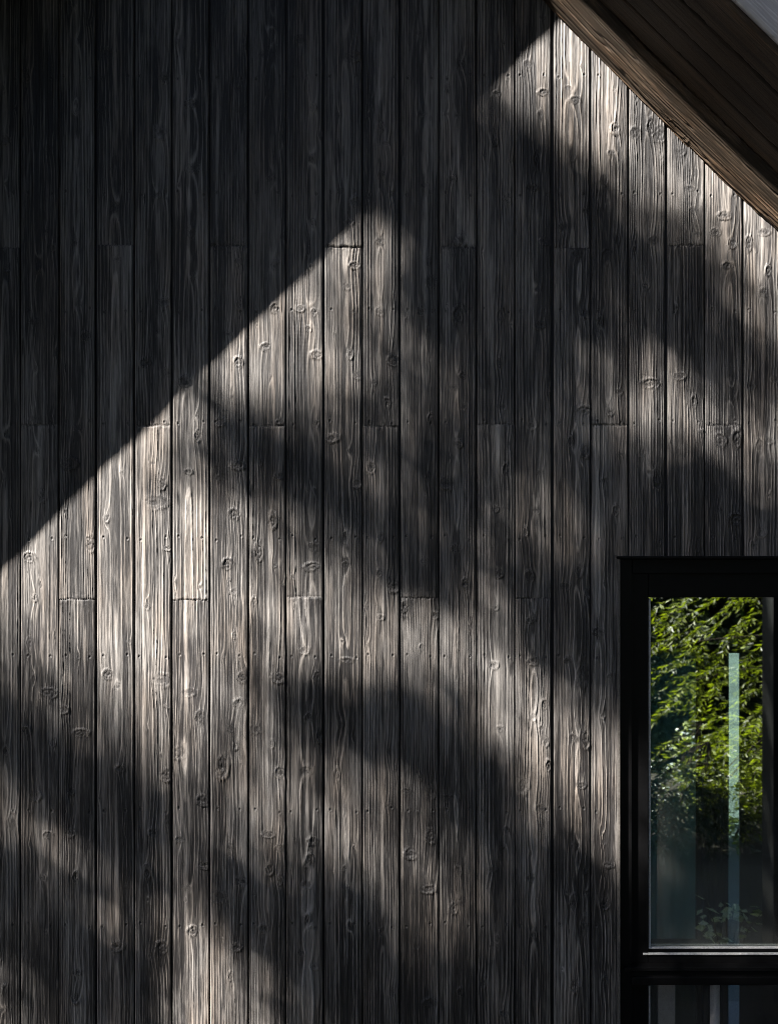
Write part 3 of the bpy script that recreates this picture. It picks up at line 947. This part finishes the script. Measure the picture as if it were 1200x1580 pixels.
def spray_tree(name, label, foot, height, crown, n_spray, leaf, mat, seed, group=None, per=26, slen=0.55):
    """tree with drooping feathered sprays; crown = list of (x, y, z, rx, ry, rz)"""
    r = np.random.default_rng(seed)
    t = empty(name, foot)
    tag(t, label, 'tree', group)
    P, Dn, starts = [], [], []
    wts = np.array([c[3] * c[4] * c[5] for c in crown]); wts = wts / wts.sum()
    for i in range(n_spray):
        c = crown[r.choice(len(crown), p=wts)]
        d = r.normal(size=3); d /= np.linalg.norm(d)
        rad = r.uniform(0.35, 1.0) ** 0.5
        p = np.array(c[:3]) + d * np.array(c[3:]) * rad
        if p[2] < 0.15: p[2] = 0.15
        out = p - np.array([foot[0], foot[1], p[2]]); out[2] = 0; out = out / (np.linalg.norm(out) + 1e-6)
        dirv = out + r.normal(size=3) * 0.45; dirv[2] = -0.15 + r.normal() * 0.3
        dirv /= np.linalg.norm(dirv)
        side = np.cross(dirv, [0, 0, 1]); side /= np.linalg.norm(side) + 1e-6
        sl = slen * r.uniform(0.6, 1.3)
        tt = np.linspace(0, 1, per)
        q = p[None] + dirv[None] * (tt * sl)[:, None]
        q[:, 2] -= 0.35 * sl * tt ** 2
        sg = np.where(np.arange(per) % 2 == 0, 1.0, -1.0)
        dd = dirv[None] * 0.75 + side[None] * sg[:, None] * (1.0 - 0.4 * tt)[:, None]; dd[:, 2] -= 0.25
        P.append(q); Dn.append(dd); starts.append(p)
    P = np.concatenate(P); Dn = np.concatenate(Dn)
    if group:                                              # gaps the sun comes through
        def gap_hit(q):
            xs_ = q[..., 0] - SA * q[..., 1]; zs_ = q[..., 2] + SA * q[..., 1]
            return ((xs_ > -2.1) & (xs_ < 2.3) & (zs_ > 0.1) & (zs_ < 5.2)) | ((xs_ > 9.4) & (xs_ < 15.8) & (zs_ > -10.0) & (zs_ < -3.6))
        k_ = ~gap_hit(P); P = P[k_]; Dn = Dn[k_]
        starts = [q for q in starts if not gap_hit(np.array(q)[None])[0]]
    leaves_mesh('crown', P, leaf[0], leaf[1], mat, t, dirs=Dn, seed=seed + 1)
    mb = MB()
    top = Vector((foot[0] + 0.2, foot[1] + 0.1, height))
    path = limb_path(foot, top, seed + 2, 0.0, 9)
    r0 = 0.022 * height
    mb.tube(path, [r0 * (1 - 0.85 * i / 8) for i in range(9)], 10)
    rr = random.Random(seed)
    for j in range(22):
        tgt = starts[rr.randrange(len(starts))]
        hz = max(0.8, min(tgt[2] - 0.2, top.z - 0.3))
        f = (hz - foot[2]) / (top.z - foot[2]); k = min(int(f * 8), 7)
        st = path[k].lerp(path[k + 1], f * 8 - k)
        mb.tube(limb_path(st, tgt, seed + 5 + j, 0.06), [r0 * .3, r0 * .24, r0 * .19, r0 * .14, r0 * .09, r0 * .05], 6)
    mb.build('trunk', M['bark'], t)
    return t


# the tree the window mirrors
spray_tree('maple_tree', 'bright green feathery tree mirrored in the upper window pane', (4.9, -8.6, -0.05), 5.6,
           [(3.5, -7.2, 1.55, 1.1, 0.9, 0.75), (3.2, -6.4, 0.75, 0.8, 0.7, 0.55), (4.3, -7.6, 2.3, 1.0, 0.9, 0.8), (4.3, -6.8, 1.0, 0.8, 0.6, 0.8), (4.6, -8.3, 4.0, 1.4, 1.1, 1.2)],
           520, (0.080, 0.018), M['leaf_b'], 200, per=26, slen=0.45)

# the edge of the wood behind; some trees added to block sky and shade ground
EDGE = [(-9.2, -9.2, 11.0, 2.6), (-5.1, -9.0, 10.8, 2.6), (0.6, -15.8, 14.0, 3.0), (5.0, -13.0, 13.5, 3.0), (9.0, -14.5, 12.5, 3.4), (9.5, -5.0, 8.0, 2.8)]
EL = ['dark tree at the far left end of the wood behind', 'dark unseen tree left of the green one, added to shade the ground',
      'dark tree far behind, left of the mirrored green one', 'dark tree straight behind the mirrored green one', 'dark tree right of the mirrored green one', 'dark tree beside the house at the far right']
for i, (x, y, h, w) in enumerate(EDGE):
    spray_tree('woodland_tree', EL[i], (x, y, -0.05), h,
               [(x, y, h * 0.66, w, w * .8, h * 0.32), (x + .3, y + .2, h * 0.38, w, w * .8, h * 0.24), (x - .2, y + .2, h * 0.13, w, w * .8, h * .14)],
               1300 if i == 1 else 640, (0.34, 0.17), M['leaf_c'], 300 + i * 11, 'trees at the edge of the wood', per=14, slen=1.2)


spray_tree('woodland_tree', 'tall dark unseen tree with a high crown, added to block the sky at right', (6.4, -5.2, -0.05), 14.0, [(5.6, -5.2, 9.5, 3.2, 2.6, 3.6), (6.2, -4.4, 6.5, 2.6, 2.2, 1.8)], 700, (0.34, 0.17), M['leaf_c'], 411, 'trees at the edge of the wood', per=14, slen=1.2)  # unseen tree added to cut skylight and deepen the shade


def bush(name, label, x, y, r0, h, n, mat, seed, leaf=(0.06, 0.024), per=16):
    spray_tree(name, label, (x, y, -0.05), h, [(x, y, h * .5, r0, r0 * .8, h * .5), (x + .1, y, h * .25, r0 * .9, r0 * .8, h * .25)], n, leaf, mat, seed, per=per, slen=0.3)


bush('leafy_bush', 'dark leafed low bush mirrored near the left edge of the pane', 2.25, -5.4, 0.45, 0.6, 300, M['leaf_c'], 801)
bush('leafy_bush', 'yellow green bush mirrored low beside the pale upright strip', 3.1, -5.7, 0.55, 0.95, 420, M['leaf_b'], 811, (0.075, 0.022))
bush('leafy_bush', 'small near-white bush added for the sparkles at the left of the glass', 2.44, -6.0, 0.22, 0.85, 26, M['leaf_e'], 831, (0.045, 0.026), 10)  # bush added to make the sparkles seen in the pane
bush('leafy_bush', 'dark bush mirrored behind the near-white one', 2.9, -8.6, 0.8, 1.7, 700, M['leaf_c'], 841, (0.12, 0.06))
bush('leafy_bush', 'low green bush outside the rear glass at the foot of the pale strip', 2.64, 5.1, 0.34, 0.62, 130, M['leaf_b'], 851, (0.05, 0.02))
bush('leafy_bush', 'tall dark thicket mirrored behind the green feathery tree', 4.4, -11.0, 3.0, 4.6, 2200, M['leaf_c'], 821, (0.16, 0.08), 18)


# pale leafed plant at the foot of the glass reflection
def small_plant(x, y, h, n, seed, label):
    t = empty('leafy_plant', (x, y, -0.04))
    tag(t, label, 'plant')
    r = np.random.default_rng(seed)
    mb = MB(); tips = []; dirs = []
    for i in range(n):
        a = r.uniform(0, 6.28); rad = r.uniform(0.05, 0.24); hh = h * r.uniform(0.5, 1.0)
        tip = Vector((x + math.cos(a) * rad, y + math.sin(a) * rad, hh))
        mb.tube([Vector((x + math.cos(a) * .02, y + math.sin(a) * .02, -0.03)), Vector((x, y, -0.03)).lerp(tip, 0.6) + Vector((0, 0, .04)), tip], [0.005, 0.004, 0.002], 5)
        for k in range(4):
            tips.append([tip.x + r.normal() * .015, tip.y + r.normal() * .015, tip.z - k * 0.02]); dirs.append([math.cos(a + k * 1.5), math.sin(a + k * 1.5), -0.1])
    leaves_mesh('foliage', np.array(tips), 0.075, 0.038, M['leaf_d'], t, dirs=np.array(dirs), seed=seed)
    mb.build('stem', M['bark'], t)


small_plant(1.90, -2.5, 0.42, 14, 5, 'small plant with pale leaves mirrored at the foot of the pane')

# ------------------------------------------------------------------ light
sun_dir = Vector((SA, 1.0, -SA)).normalized()
sd = bpy.data.lights.new('sun', 'SUN')
sd.energy = 5.0; sd.angle = math.radians(0.55); sd.color = (1.0, 0.945, 0.885)
so = bpy.data.objects.new('sun', sd); COL.objects.link(so)
so.rotation_euler = sun_dir.to_track_quat('-Z', 'Y').to_euler()
so.location = (-10, -8, 12)

w = bpy.data.worlds.new('World'); scene.world = w; w.use_nodes = True
nt = w.node_tree
bg = nt.nodes['Background']
sky = nt.nodes.new('ShaderNodeTexSky'); sky.sky_type = 'NISHITA'; sky.sun_disc = False
to_sun = -sun_dir
sky.sun_elevation = math.asin(to_sun.z)
sky.sun_rotation = math.atan2(to_sun.x, to_sun.y)
sky.air_density = 0.5; sky.dust_density = 0.7; sky.ozone_density = 1.0
nt.links.new(sky.outputs[0], bg.inputs[0]); bg.inputs[1].default_value = 0.05

cam = bpy.data.cameras.new('camera')
cam.sensor_fit = 'HORIZONTAL'; cam.sensor_width = 36.0
cam.lens = 36.0 * L / (1200 * K)
cam.clip_end = 1000
cam.dof.use_dof = True; cam.dof.focus_distance = L; cam.dof.aperture_fstop = 5.6
co = bpy.data.objects.new('camera', cam); COL.objects.link(co)
co.location = (0, -L, ZC); co.rotation_euler = (math.radians(90), 0, 0)
scene.camera = co

scene.view_settings.view_transform = 'Standard'
scene.view_settings.look = 'None'
scene.view_settings.gamma = 1.0
scene.view_settings.exposure = 2.8
scene.cycles.filter_width = 0.85
scene.cycles.use_denoising = True
scene.cycles.max_bounces = 8
scene.cycles.transparent_max_bounces = 12
